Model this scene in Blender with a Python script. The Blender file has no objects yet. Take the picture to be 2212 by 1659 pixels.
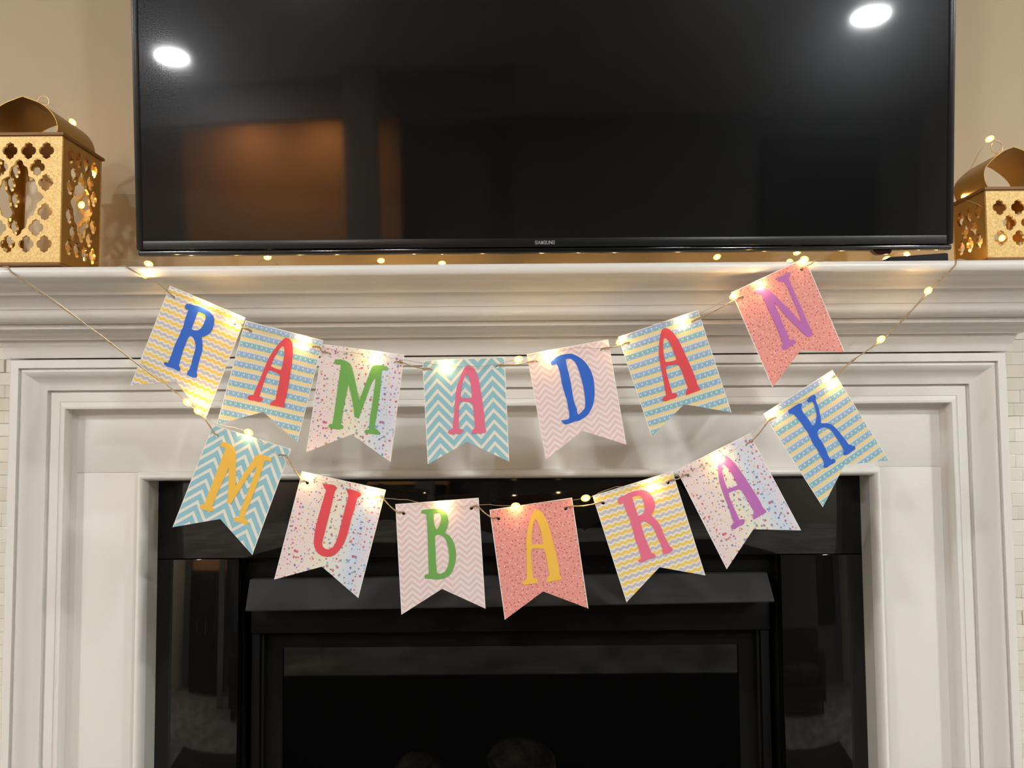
import bpy, bmesh, math, random
import numpy as np
from mathutils import Vector, Matrix
from mathutils.geometry import tessellate_polygon

random.seed(7)
SC = bpy.context.scene
COL = SC.collection

# ------------------------------------------------------------------ camera
F_PX = 1650.0
CAM = np.array([0.006, -1.25, 1.12])
PITCH, ROLL = math.radians(3.0), math.radians(0.43)
FW = np.array([0, math.cos(PITCH), math.sin(PITCH)])
_u = np.array([0, -math.sin(PITCH), math.cos(PITCH)]); _r = np.array([1.0, 0, 0])
RT = _r * math.cos(ROLL) - _u * math.sin(ROLL)
UP = _u * math.cos(ROLL) + _r * math.sin(ROLL)
cd = bpy.data.cameras.new('camera'); cam = bpy.data.objects.new('camera', cd); COL.objects.link(cam)
cd.sensor_width = 36.0; cd.lens = F_PX / 2212 * 36.0; cd.clip_start = 0.02
cam.matrix_world = Matrix(((RT[0], UP[0], -FW[0], CAM[0]), (RT[1], UP[1], -FW[1], CAM[1]),
                           (RT[2], UP[2], -FW[2], CAM[2]), (0, 0, 0, 1)))
SC.camera = cam

# ------------------------------------------------------------------ world, exposure, lamp levels
W = bpy.data.worlds.new('world'); SC.world = W; W.use_nodes = True
W.node_tree.nodes['Background'].inputs[0].default_value = (0.02, 0.016, 0.012, 1)
W.node_tree.nodes['Background'].inputs[1].default_value = 0.3
SC.view_settings.view_transform = 'Standard'; SC.view_settings.look = 'None'
SC.view_settings.gamma = 1.0; SC.view_settings.use_curve_mapping = False
SC.view_settings.exposure = 0.88
CAN_COL, CAN_NEAR, CAN_FAR = (0.98, 1.0, 0.995), 90.0, 460.0
LED_COL, LED_STR = (1.0, 0.60, 0.22), 140.0
WARM_COL, WARM_STR = (1.0, 0.60, 0.29), 190.0


def at(px, py, Y):
    """the point of the plane y = Y that stands at this place of the photograph"""
    d = FW + RT * (px - 1106) / F_PX - UP * (py - 829.5) / F_PX
    return CAM + d * ((Y - CAM[1]) / d[1])


# ------------------------------------------------------------------ helpers
def lin(r, g, b):
    f = lambda c: (c / 255 / 12.92) if c / 255 <= 0.04045 else ((c / 255 + 0.055) / 1.055) ** 2.4
    return (f(r), f(g), f(b), 1)


def mat(name, col, rough=0.5, metal=0.0, spec=0.5, emit=None, es=0.0, coat=0.0):
    m = bpy.data.materials.new(name); m.use_nodes = True
    b = m.node_tree.nodes['Principled BSDF']
    b.inputs['Base Color'].default_value = col if len(col) == 4 else (*col, 1)
    b.inputs['Roughness'].default_value = rough; b.inputs['Metallic'].default_value = metal
    b.inputs['Specular IOR Level'].default_value = spec
    b.inputs['Coat Weight'].default_value = coat
    if emit:
        b.inputs['Emission Color'].default_value = (*emit, 1); b.inputs['Emission Strength'].default_value = es
    return m


class NT:
    """small node-graph writer"""
    def __init__(s, m): s.t = m.node_tree; s.b = s.t.nodes['Principled BSDF']
    def n(s, typ, **kw):
        x = s.t.nodes.new(typ)
        for k, v in kw.items(): setattr(x, k, v)
        return x
    def put(s, sock, v):
        if isinstance(v, bpy.types.NodeSocket): s.t.links.new(v, sock)
        elif isinstance(v, (tuple, list)): sock.default_value = v
        else: sock.default_value = v
    def m(s, op, a, b=0.0, c=0.0):
        x = s.n('ShaderNodeMath', operation=op)
        for i, v in enumerate((a, b, c)): s.put(x.inputs[i], v)
        return x.outputs[0]
    def mix(s, f, a, b):
        x = s.n('ShaderNodeMix', data_type='RGBA'); s.put(x.inputs[0], f); s.put(x.inputs[6], a); s.put(x.inputs[7], b)
        return x.outputs[2]
    def ramp(s, f, stops, interp='LINEAR'):
        x = s.n('ShaderNodeValToRGB'); e = x.color_ramp; e.interpolation = interp
        while len(e.elements) < len(stops): e.elements.new(0.5)
        for el, (p, c) in zip(e.elements, stops): el.position = p; el.color = c
        s.put(x.inputs[0], f); return x.outputs[0]
    def uv(s):
        x = s.n('ShaderNodeUVMap'); x.uv_map = 'UVMap'
        p = s.n('ShaderNodeSeparateXYZ'); s.t.links.new(x.outputs[0], p.inputs[0])
        return x.outputs[0], p.outputs[0], p.outputs[1]
    def tri(s, x): return s.m('SUBTRACT', s.m('MULTIPLY', s.m('ABSOLUTE', s.m('SUBTRACT', s.m('FRACT', x), 0.5)), 4.0), 1.0)
    def between(s, x, a, b): return s.m('MULTIPLY', s.m('GREATER_THAN', x, a), s.m('LESS_THAN', x, b))
    def noise(s, scale, detail=3, vec=None, obj=False):
        x = s.n('ShaderNodeTexNoise'); x.inputs['Scale'].default_value = scale; x.inputs['Detail'].default_value = detail
        if vec is None:
            t = s.n('ShaderNodeTexCoord'); vec = t.outputs['Object']
        s.t.links.new(vec, x.inputs['Vector']); return x.outputs[0]
    def bump(s, h, strength=0.2, dist=0.001):
        x = s.n('ShaderNodeBump'); x.inputs['Strength'].default_value = strength; x.inputs['Distance'].default_value = dist
        s.t.links.new(h, x.inputs['Height']); s.t.links.new(x.outputs[0], s.b.inputs['Normal'])
    def color(s, c): s.t.links.new(c, s.b.inputs['Base Color'])


LOC = {}   # world position of every parent


def meta(o, label=None, cat=None, group=None, kind=None):
    if label: o['label'] = label
    if cat: o['category'] = cat
    if group: o['group'] = group
    if kind: o['kind'] = kind
    return o


def empty(name, loc, label=None, cat=None, group=None, kind=None):
    o = bpy.data.objects.new(name, None); COL.objects.link(o); o.empty_display_size = 0.02
    o.location = loc; LOC[o.name] = Vector(loc)
    return meta(o, label, cat, group, kind)


def link(name, me, loc, parent=None):
    o = bpy.data.objects.new(name, me); COL.objects.link(o)
    if parent is not None:
        o.parent = parent; o.location = Vector(loc) - LOC[parent.name]
    else: o.location = loc
    LOC[o.name] = Vector(loc)
    return o


def mk(name, V, F, m, parent=None, smooth=None, uvs=None, fix=True, origin=None):
    """one mesh object out of world-space vertices"""
    V = [Vector(v) for v in V]
    if origin is None:
        lo = Vector([min(v[i] for v in V) for i in range(3)]); hi = Vector([max(v[i] for v in V) for i in range(3)])
        origin = Vector(((lo.x + hi.x) / 2, (lo.y + hi.y) / 2, lo.z))
    origin = Vector(origin)
    me = bpy.data.meshes.new(name); me.from_pydata([v - origin for v in V], [], F)
    if uvs is not None:
        l = me.uv_layers.new(name='UVMap')
        for lp in me.loops: l.data[lp.index].uv = uvs[lp.vertex_index]
    me.validate()
    if fix:
        b = bmesh.new(); b.from_mesh(me); bmesh.ops.recalc_face_normals(b, faces=b.faces); b.to_mesh(me); b.free()
    if smooth is not None:
        for p in me.polygons: p.use_smooth = True
        me.set_sharp_from_angle(angle=math.radians(smooth))
    if m: me.materials.append(m)
    return link(name, me, origin, parent)


def boxg(x0, x1, y0, y1, z0, z1, bev=0.0):
    """bevelled box geometry"""
    b = bmesh.new(); bmesh.ops.create_cube(b, size=1.0)
    for v in b.verts:
        v.co = Vector(((x0 + x1) / 2 + v.co.x * (x1 - x0), (y0 + y1) / 2 + v.co.y * (y1 - y0), (z0 + z1) / 2 + v.co.z * (z1 - z0)))
    if bev: bmesh.ops.bevel(b, geom=b.edges[:], offset=bev, segments=2, affect='EDGES', profile=0.5)
    V = [v.co.copy() for v in b.verts]; b.verts.index_update(); F = [[v.index for v in f.verts] for f in b.faces]; b.free()
    return V, F


def box(name, x0, x1, y0, y1, z0, z1, m, parent=None, bev=0.0, **k):
    V, F = boxg(x0, x1, y0, y1, z0, z1, bev)
    return mk(name, V, F, m, parent, smooth=40 if bev else None, **k)


def join(parts):
    V, F = [], []
    for v, f in parts:
        o = len(V); V += list(v); F += [[i + o for i in q] for q in f]
    return V, F


def loft(rows, close=False):
    n = len(rows[0]); V = [p for r in rows for p in r]; F = []
    for i in range(len(rows) - 1):
        for j in range(n - 1 if not close else n):
            F.append([i * n + j, i * n + (j + 1) % n, (i + 1) * n + (j + 1) % n, (i + 1) * n + j])
    return V, F


def spline(P, seg=6):
    P = [Vector(p) for p in P]; out = []
    for i in range(len(P) - 1):
        a, b, c, d = P[max(i - 1, 0)], P[i], P[i + 1], P[min(i + 2, len(P) - 1)]
        for k in range(seg):
            t = k / seg
            out.append(0.5 * ((2 * b) + (c - a) * t + (2 * a - 5 * b + 4 * c - d) * t * t + (3 * b - a - 3 * c + d) * t ** 3))
    return out + [P[-1]]


def tubeg(P, r, sides=6, cap=True, twist=0.0):
    P = [Vector(p) for p in P]; V, F = [], []; nrm = None
    for i, p in enumerate(P):
        t = (P[min(i + 1, len(P) - 1)] - P[max(i - 1, 0)]).normalized()
        if nrm is None:
            nrm = t.orthogonal().normalized()
        nrm = (nrm - t * nrm.dot(t)).normalized(); bn = t.cross(nrm)
        rr = r[i] if isinstance(r, (list, tuple)) else r
        for k in range(sides):
            a = 2 * math.pi * k / sides + twist * i
            V.append(p + (nrm * math.cos(a) + bn * math.sin(a)) * rr)
    for i in range(len(P) - 1):
        for k in range(sides):
            F.append([i * sides + k, i * sides + (k + 1) % sides, (i + 1) * sides + (k + 1) % sides, (i + 1) * sides + k])
    if cap: F += [list(range(sides))[::-1], [(len(P) - 1) * sides + k for k in range(sides)]]
    return V, F


def lathe(prof, c, n=24):
    """profile of (radius, z) about a vertical axis through c"""
    V, F = [], []
    for r, z in prof:
        for k in range(n):
            a = 2 * math.pi * k / n; V.append((c[0] + r * math.cos(a), c[1] + r * math.sin(a), c[2] + z))
    for i in range(len(prof) - 1):
        for k in range(n):
            F.append([i * n + k, i * n + (k + 1) % n, (i + 1) * n + (k + 1) % n, (i + 1) * n + k])
    F += [list(range(n)), [(len(prof) - 1) * n + k for k in range(n)]]
    return V, F


def sheet(loops, front, back):
    """flat plate with holes: loops of 2-D points; front/back map a 2-D point to space"""
    L = [[Vector((p[0], p[1], 0)) for p in l] for l in loops]
    flat = [p for l in L for p in l]; tr = tessellate_polygon(L); n = len(flat)
    V = [front(p.x, p.y) for p in flat] + [back(p.x, p.y) for p in flat]
    F = [list(t) for t in tr] + [[i + n for i in t][::-1] for t in tr]
    o = 0
    for l in L:
        k = len(l)
        for i in range(k): F.append([o + i, o + (i + 1) % k, o + (i + 1) % k + n, o + i + n])
        o += k
    return V, F, [(p.x, p.y) for p in flat] * 2


# ------------------------------------------------------------------ materials
def paint(name, col, rough, bump=0.03, scale=60):
    m = mat(name, col, rough); t = NT(m)
    t.bump(t.noise(scale, 4), bump, 0.002); return m


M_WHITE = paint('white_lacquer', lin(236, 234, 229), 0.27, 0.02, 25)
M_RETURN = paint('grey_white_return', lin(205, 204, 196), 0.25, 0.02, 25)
M_WALL = paint('beige_wall_paint', lin(209, 191, 160), 0.75, 0.08, 180)
M_CEIL = paint('ceiling_paint', lin(180, 176, 168), 0.9)
M_SIDE = paint('pale_room_paint', lin(206, 200, 190), 0.9)
M_ROOM = paint('grey_room_paint', lin(116, 115, 112), 0.9)
M_WARM = paint('tan_room_paint', lin(206, 158, 108), 0.9)
M_COLU = paint('column_paint', lin(150, 152, 150), 0.8)

M_PEARL = mat('pearl_tile', (0.8, 0.78, 0.7), 0.22, coat=0.3); t = NT(M_PEARL)
oi = t.n('ShaderNodeObjectInfo')
base = t.ramp(oi.outputs['Random'], [(0, lin(236, 232, 220)), (0.35, lin(246, 242, 232)), (0.7, lin(254, 252, 244)), (1, lin(242, 235, 226))])
wn = t.noise(70, 5)
t.color(t.mix(t.m('MULTIPLY', wn, 0.5), base, lin(246, 240, 222))); t.bump(wn, 0.35, 0.002)
M_GROUT = paint('grout', lin(196, 188, 170), 0.9)

M_GRANITE = mat('black_granite', (0.006, 0.0055, 0.005), 0.045, spec=0.5); t = NT(M_GRANITE)
vz = t.noise(600, 2); t.color(t.ramp(vz, [(0.55, (0.004, 0.004, 0.0035, 1)), (0.75, (0.016, 0.015, 0.013, 1))]))
M_BLACKMETAL = mat('black_firebox_metal', (0.005, 0.005, 0.005), 0.55, 0.0, 0.12)
M_HOOD = mat('hood_metal', (0.036, 0.036, 0.038), 0.5, 0.0, 0.5)
M_FIRE = mat('firebox_inside', (0.006, 0.006, 0.006), 0.9, spec=0.1)
M_LOG = mat('ceramic_log', (0.16, 0.13, 0.09), 0.9); t = NT(M_LOG)
wz = t.noise(30, 6); t.color(t.ramp(wz, [(0.35, (0.03, 0.025, 0.02, 1)), (0.7, (0.18, 0.15, 0.11, 1))])); t.bump(wz, 0.8, 0.01)
M_GLASS = bpy.data.materials.new('smoked_glass'); M_GLASS.use_nodes = True
g = M_GLASS.node_tree; g.nodes.remove(g.nodes['Principled BSDF'])
fr = g.nodes.new('ShaderNodeFresnel'); fr.inputs[0].default_value = 1.45
gl = g.nodes.new('ShaderNodeBsdfGlossy'); gl.inputs['Roughness'].default_value = 0.02
tp = g.nodes.new('ShaderNodeBsdfTransparent'); tp.inputs[0].default_value = (0.45, 0.45, 0.45, 1)
mx = g.nodes.new('ShaderNodeMixShader')
g.links.new(fr.outputs[0], mx.inputs[0]); g.links.new(tp.outputs[0], mx.inputs[1]); g.links.new(gl.outputs[0], mx.inputs[2])
g.links.new(mx.outputs[0], g.nodes['Material Output'].inputs[0])

M_TVFRAME = mat('tv_gloss_black', (0.010, 0.011, 0.012), 0.28, spec=0.35)
M_TVLIP = mat('tv_lip', (0.004, 0.004, 0.004), 0.12, spec=0.6)
M_TVBACK = mat('tv_back', (0.01, 0.01, 0.01), 0.5)
M_SCREEN = bpy.data.materials.new('tv_screen'); M_SCREEN.use_nodes = True
g = M_SCREEN.node_tree; b = g.nodes['Principled BSDF']
b.inputs['Base Color'].default_value = (0.003, 0.003, 0.003, 1); b.inputs['Roughness'].default_value = 0.045
b.inputs['IOR'].default_value = 1.47
g2 = g.nodes.new('ShaderNodeBsdfGlossy'); g2.inputs['Roughness'].default_value = 0.25; g2.inputs[0].default_value = (0.0085, 0.009, 0.0098, 1)
ad = g.nodes.new('ShaderNodeAddShader')
g.links.new(b.outputs[0], ad.inputs[0]); g.links.new(g2.outputs[0], ad.inputs[1]); g.links.new(ad.outputs[0], g.nodes['Material Output'].inputs[0])
M_SILVER = mat('silver_print', lin(200, 200, 200), 0.35, 0.3)
M_REDPL = mat('dark_red_plastic', (0.03, 0.006, 0.005), 0.15)
M_BLACKPL = mat('black_plastic', (0.010, 0.009, 0.011), 0.6, spec=0.2)

M_GOLD = mat('gold_paint', lin(224, 184, 108), 0.45, 0.35); t = NT(M_GOLD)
gz = t.noise(350, 4); t.color(t.ramp(gz, [(0.3, lin(206, 167, 96)), (0.7, lin(234, 202, 136))])); t.bump(gz, 0.25, 0.0008)
M_GOLDIN = mat('gold_sheet', lin(172, 132, 66), 0.32, 0.7)
M_BROWN = mat('brown_shaded_edge', lin(128, 90, 48), 0.5, 0.3)  # brown of the base plate; on the lid edge it stands in for shade
M_GWIRE = mat('gold_wire', lin(190, 150, 100), 0.3, 0.9)
M_WAX = mat('ivory_wax', lin(232, 214, 180), 0.5); M_WAX.node_tree.nodes['Principled BSDF'].inputs['Subsurface Weight'].default_value = 0.1
M_TWINE = mat('jute_twine', lin(150, 122, 84), 0.9); t = NT(M_TWINE)
tz = t.noise(900, 2); t.color(t.ramp(tz, [(0.35, lin(146, 118, 84)), (0.65, lin(200, 176, 140))]))
M_WIRE = mat('copper_wire', lin(214, 188, 150), 0.3, 0.6)
M_LED = mat('led_glow', (1, 0.8, 0.5), 0.3, emit=LED_COL, es=LED_STR)
M_CAN = mat('can_diffuser', (1, 1, 1), 0.5, emit=CAN_COL, es=CAN_FAR)
M_CAN2 = mat('can_diffuser_near', (1, 1, 1), 0.5, emit=CAN_COL, es=CAN_NEAR)
M_CANW = mat('can_diffuser_warm', (1, 1, 1), 0.5, emit=WARM_COL, es=WARM_STR)
M_CANTRIM = mat('can_trim', (0.8, 0.8, 0.8), 0.4)
M_RUG = mat('dark_rug', (0.012, 0.011, 0.010), 0.95)
M_SOFA = mat('dark_sofa_fabric', (0.03, 0.028, 0.026), 0.95)
M_FLOOR = mat('pale_oak', (0.5, 0.46, 0.41), 0.4); t = NT(M_FLOOR)
fz = t.noise(6, 6); t.color(t.ramp(fz, [(0.35, (0.24, 0.22, 0.195, 1)), (0.65, (0.48, 0.45, 0.41, 1))]))

# ------------------------------------------------------------------ the room (most of it shows only as reflections)
YW = 0.10                                    # painted wall above the mantel
XL, XR, YB, ZC = -3.1, 3.3, -5.2, 2.75


def struct(o): o['kind'] = 'structure'; return o


IX, IZ = 0.465, 0.905
V, F = join([boxg(XL, -IX, YW, YW + 0.12, 0, ZC), boxg(IX, XR, YW, YW + 0.12, 0, ZC), boxg(-IX, IX, YW, YW + 0.12, IZ, ZC)])
wall = struct(mk('wall_back', V, F, M_WALL))
struct(box('floor', XL, XR, YB - 1.5, YW + 0.6, -0.05, 0.0, M_FLOOR))
struct(box('ceiling', XL, XR, YB - 1.5, YW + 0.12, ZC, ZC + 0.05, M_CEIL))
struct(box('wall_left', XL - 0.1, XL, YB - 1.5, YW, 0, ZC, M_SIDE))
struct(box('wall_right', XR, XR + 0.1, YB - 1.5, YW, 0, ZC, M_SIDE))
V, F = join([boxg(XL, -2.62, YB - 0.12, YB, 0, ZC), boxg(-0.88, 0.02, YB - 0.35, YB - 0.25, 0, ZC), boxg(0.02, XR, YB - 0.35, YB, 0, ZC)])
struct(mk('wall_front', V, F, M_ROOM))
struct(box('wall_alcove', -2.62, -0.88, YB - 0.12, YB, 0, ZC, M_WARM))
struct(box('trim_1', -1.042, -0.837, -3.95, -3.85, 0, ZC, M_COLU))            # square column in the room
w1 = struct(box('window_1', 2.0, 2.95, YB, YB + 0.03, 0.9, 2.56, M_BLACKPL))
box('pane', 2.06, 2.45, YB + 0.03, YB + 0.035, 0.98, 2.46, M_TVFRAME, w1)
box('pane', 2.51, 2.89, YB + 0.03, YB + 0.035, 0.98, 2.46, M_TVFRAME, w1)


def can_light(x, y, label, m):
    e = empty('ceiling_light', (x, y, ZC), label, 'ceiling light', 'recessed ceiling lights')
    V, F = lathe([(0.095, 0.0), (0.098, -0.006), (0.090, -0.010), (0.078, -0.006), (0.078, 0.0)], (x, y, ZC), 32)
    mk('trim_ring', V, F, M_CANTRIM, e, smooth=40)
    V, F = lathe([(0.077, -0.004), (0.070, -0.007), (0.02, -0.008)], (x, y, ZC), 32)
    mk('diffuser', V, F, m, e, smooth=40)


can_light(-2.007, -3.657, 'round recessed ceiling light mirrored at the upper left of the television', M_CAN)
can_light(1.882, -3.063, 'round recessed ceiling light mirrored at the upper right of the television', M_CAN)
can_light(-0.85, -2.05, 'round recessed ceiling light nearest the left end of the mantel', M_CAN2)
can_light(-2.72, -2.3, 'added unseen recessed fill light close to the left wall of the room', M_CAN)  # added fill, placed where the screen does not mirror it
can_light(2.75, -2.0, 'added unseen recessed fill light close to the right wall of the room', M_CAN)  # its added counterpart, evens out the flag shadows
can_light(0.95, -1.9, 'round recessed ceiling light nearest the right end of the mantel', M_CAN2)

V, F = boxg(-2.75, 0.05, -0.05, 0.05, 2.5, ZC)
V = [(v[0], v[1] - 4.45 + (v[0] + 2.6) * 0.2, v[2]) for v in V]
struct(mk('trim_2', V, F, M_ROOM))           # ceiling beam before the warm corner
can_light(-2.05, -4.9, 'warm recessed light over the left of the tan corner behind the beam', M_CANW)
can_light(-1.45, -4.9, 'warm recessed light over the right of the tan corner behind the beam', M_CANW)

o = box('area_rug', -1.5, 1.5, -2.05, -0.45, 0.0, 0.012, M_RUG, bev=0.004); meta(o, 'dark area rug on the pale wood floor before the fireplace', 'rug')
sf = empty('sofa', (0.5, -3.6, 0), 'dark fabric sofa facing the fireplace, seen only as a reflection', 'sofa')
box('seat_base', -0.6, 1.6, -4.0, -3.15, 0.12, 0.30, M_SOFA, sf, 0.02)
for k in range(3): box('seat_cushion', -0.38 + k * 0.59, 0.20 + k * 0.59, -3.85, -3.12, 0.305, 0.46, M_SOFA, sf, 0.04)
box('backrest', -0.6, 1.6, -4.12, -3.87, 0.305, 0.86, M_SOFA, sf, 0.05)
for a, b_ in ((-0.62, -0.4), (1.4, 1.62)): box('armrest', a, b_, -3.86, -3.14, 0.305, 0.62, M_SOFA, sf, 0.05)
for x in (-0.5, 1.5):
    for y in (-3.95, -3.25): box('leg', x - 0.025, x + 0.025, y - 0.025, y + 0.025, 0, 0.125, M_BLACKPL, sf, 0.004)

cb = empty('cabinet', (-1.75, -4.95, 0), 'added unseen dark cabinet keeping the tan wall out of the stone reflection', 'cabinet')  # added out of view to block the warm wall mirrored in the stone
M_DARKWOOD = mat('dark_wood', (0.018, 0.012, 0.008), 0.6, spec=0.2)
box('body', -2.6, -0.9, -5.19, -4.88, 0.06, 1.72, M_DARKWOOD, cb, 0.004)
box('plinth', -2.56, -0.94, -5.17, -4.92, 0.0, 0.0595, M_DARKWOOD, cb)
for k in range(4):
    d_ = box('door', -2.59 + k * 0.4225, -2.177 + k * 0.4225, -4.8795, -4.86, 0.09, 1.70, M_DARKWOOD, cb, 0.003)
    box('handle', -2.21 + k * 0.4225, -2.195 + k * 0.4225, -4.8595, -4.84, 0.85, 1.0, M_SILVER, d_, 0.003)

# mother-of-pearl tiles on the wall at either side of the mantel
TH = 0.0225
tm = {}
for w_ in (0.0225, 0.046):
    V, F = boxg(-w_ / 2 + 0.0002, w_ / 2 - 0.0002, 0, 0.008, 0.0002, TH - 0.0002, 0.0006)
    me = bpy.data.meshes.new('tile'); me.from_pydata(V, [], F); me.materials.append(M_PEARL); tm[w_] = me
FV, FF = [], []
for s in (-1, 1):
    for r in range(56):
        z = 0.025 + r * TH; x = 0.795 + (0.0 if r % 2 else 0.011); near = r >= 22
        while x < 1.5:
            w_ = random.choice((0.0225, 0.046))
            if near and x < 0.905:                      # the tiles the photograph shows: single pieces
                o = bpy.data.objects.new('tile', tm[w_]); COL.objects.link(o); o.parent = wall
                o.location = Vector((s * (x + w_ / 2), YW - 0.008 - random.random() * 0.0015, z)) - LOC[wall.name]
                o.rotation_euler = (random.uniform(-.05, .05), 0, random.uniform(-.06, .06))
            else:                                       # the rest of the field, out of the picture
                y_ = YW - 0.008 - random.random() * 0.0015; cx_ = s * (x + w_ / 2); n_ = len(FV)
                FV += [(cx_ + i * (w_ / 2 - 0.0002), yy, z + 0.0002 + j * (TH - 0.0004)) for yy in (y_, YW - 0.0001) for i, j in ((-1, 0), (1, 0), (1, 1), (-1, 1))]
                FF += [[n_ + q for q in f] for f in ([0, 1, 2, 3], [0, 4, 5, 1], [1, 5, 6, 2], [2, 6, 7, 3], [3, 7, 4, 0])]
            x += w_
o = mk('tile_field', FV, FF, M_PEARL, wall, fix=False); o['kind'] = 'stuff'

# ------------------------------------------------------------------ mantel
mantel = empty('fireplace_mantel', (0, 0, 0), 'white moulded fireplace mantel with deep shelf around the black fireplace', 'mantel')


def halfw(l, r, py, Y): return (at(r, py, Y)[0] - at(l, py, Y)[0]) / 2


# moulded frame: (left px, right px, depth) at the height of row 1000, from the panel outwards
FR = [(166, 2030, 0.0), (152, 2045, -0.007), (147, 2049, -0.018), (140, 2055, -0.031), (135, 2059, -0.036), (130, 2063, -0.036),
      (127, 2066, -0.032), (125, 2068, -0.026), (123, 2070, -0.028), (106, 2088, -0.028), (103, 2091, -0.022), (100, 2094, -0.024),
      (96, 2098, -0.034), (85, 2109, -0.037), (72, 2121, -0.042), (58, 2134, -0.051), (47, 2145, -0.060), (40, 2152, -0.063),
      (37, 2155, -0.054), (33, 2159, -0.056), (31, 2161, -0.064), (15, 2177, -0.064), (13, 2178, -0.062)]
FR = [(l, r, y * 0.65) for l, r, y in FR]
prof = [(halfw(l, r, 1000, y), y) for l, r, y in FR]
w0 = prof[0][0]
ztop = at(300, 775, -0.0416)[2]; z0 = ztop - (prof[-1][0] - w0)
prof.append((prof[-1][0], YW))
rows = [[(-x, y, 0), (-x, y, z0 + x - w0), (x, y, z0 + x - w0), (x, y, 0)] for x, y in prof]
V, F = loft(rows); mk('frame_moulding', V, F, M_WHITE, mantel, smooth=28, fix=False)
WF = prof[-1][0] - 0.0416

# opening and its rounded bead
bx, bz = 0.601, 1.048
SEAM = at(230, 1021, 0)[2]
V, F = boxg(-w0 - 0.004, w0 + 0.004, 0, 0.03, SEAM + 0.0001, z0 + 0.004, 0.0008)
V2, F2 = boxg(-bx + 0.01, bx - 0.01, 0.0, 0.03, 1.04, SEAM + 0.0006)
mk('header_panel', V, F, M_WHITE, mantel, smooth=30)
for s in (-1, 1):
    a, b_ = sorted((s * (bx - 0.008), s * (w0 + 0.004)))
    box('side_panel', a, b_, 0, 0.03, 0, SEAM - 0.0001, M_WHITE, mantel, 0.0008)
pr = []
for k in range(13):
    a = math.pi * k / 12; pr.append((0.0075 * math.cos(a), -0.017 * math.sin(a)))
rows = [[(-(bx - 0.0075 + s), y, 0), (-(bx - 0.0075 + s), y, bz - 0.0085 + s), (bx - 0.0075 + s, y, bz - 0.0085 + s), (bx - 0.0075 + s, y, 0)] for s, y in pr]
V, F = loft(rows); mk('opening_bead', V, F, M_WHITE, mantel, smooth=35, fix=False)
# inner return of the opening
xi, zi = bx - 0.0150, bz - 0.0165
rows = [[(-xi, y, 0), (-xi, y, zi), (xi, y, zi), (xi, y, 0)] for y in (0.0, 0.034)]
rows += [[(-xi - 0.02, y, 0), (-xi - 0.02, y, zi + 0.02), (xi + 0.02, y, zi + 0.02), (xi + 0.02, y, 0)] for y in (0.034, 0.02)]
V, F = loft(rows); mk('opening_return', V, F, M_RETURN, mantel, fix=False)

# cornice: (depth, row of the photograph at x = 300)
def crown(name, pts, m=M_WHITE, sm=32, cap=False):
    pts = [(y + 0.022, at(300, py, y + 0.022)[2]) for y, py in pts]
    rows = [[(-(WF - y), YW, z), (-(WF - y), y, z), (WF - y, y, z), (WF - y, YW, z)] for y, z in pts]
    V, F = loft(rows)
    return mk(name, V, F, m, mantel, smooth=sm, fix=False)


crown('frieze', [(-0.05, 773.5), (-0.067, 772.5), (-0.068, 770), (-0.071, 752), (-0.075, 737), (-0.075, 734)])
crown('bed_moulding', [(-0.07, 734), (-0.082, 733.5), (-0.083, 730), (-0.0865, 724), (-0.094, 716), (-0.103, 711), (-0.108, 709.5), (-0.108, 700), (-0.104, 699.5)])
crown('crown_moulding', [(-0.10, 699.8), (-0.112, 699), (-0.120, 694), (-0.127, 686), (-0.131, 677), (-0.132, 668), (-0.1335, 667), (-0.135, 660),
                         (-0.139, 648), (-0.145, 639), (-0.149, 636), (-0.1495, 634), (-0.152, 626), (-0.158, 616), (-0.168, 607), (-0.176, 603.5), (-0.178, 602)])
ZS = at(1100, 570, -0.164)[2] + 0.0005
zb = at(300, 602, -0.156)[2]
rr = (ZS - zb) / 2
pts = [(-0.128, zb)] + [(-0.162 - rr * 0.75 * math.sin(math.pi * k / 12), (ZS + zb) / 2 - rr * math.cos(math.pi * k / 12)) for k in range(13)] + [(-0.10, ZS)]
pts = [(y, z) for y, z in pts]
rows = [[(-(WF - y), YW, z), (-(WF - y), y, z), (WF - y, y, z), (WF - y, YW, z)] for y, z in pts]
V, F = loft(rows); n = len(V); F.append([n - 4, n - 3, n - 2, n - 1])
mk('shelf', V, F, M_WHITE, mantel, smooth=35, fix=False)
YE = -0.162 - rr * 0.75                                             # front of the shelf nose

# ------------------------------------------------------------------ black stone and fireplace insert
stone = empty('stone_surround', (0, 0.034, 0), 'polished black stone slabs framing the fireplace inside the white mantel', 'fireplace surround')
YS = 0.034
zs = (at(480, 1207, YS)[2] + at(1700, 1198, YS)[2]) / 2
xs = (at(1681, 1250, YS)[0] - at(508.5, 1250, YS)[0]) / 2
box('stone_slab', -xi - 0.02, xi + 0.02, YS, YS + 0.02, zs + 0.0006, zi + 0.02, M_GRANITE, stone, 0.0008)
box('stone_slab', -xi - 0.02, -xs, YS, YS + 0.02, 0, zs - 0.0006, M_GRANITE, stone, 0.0008)
box('stone_slab', xs, xi + 0.02, YS, YS + 0.02, 0, zs - 0.0006, M_GRANITE, stone, 0.0008)

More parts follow.
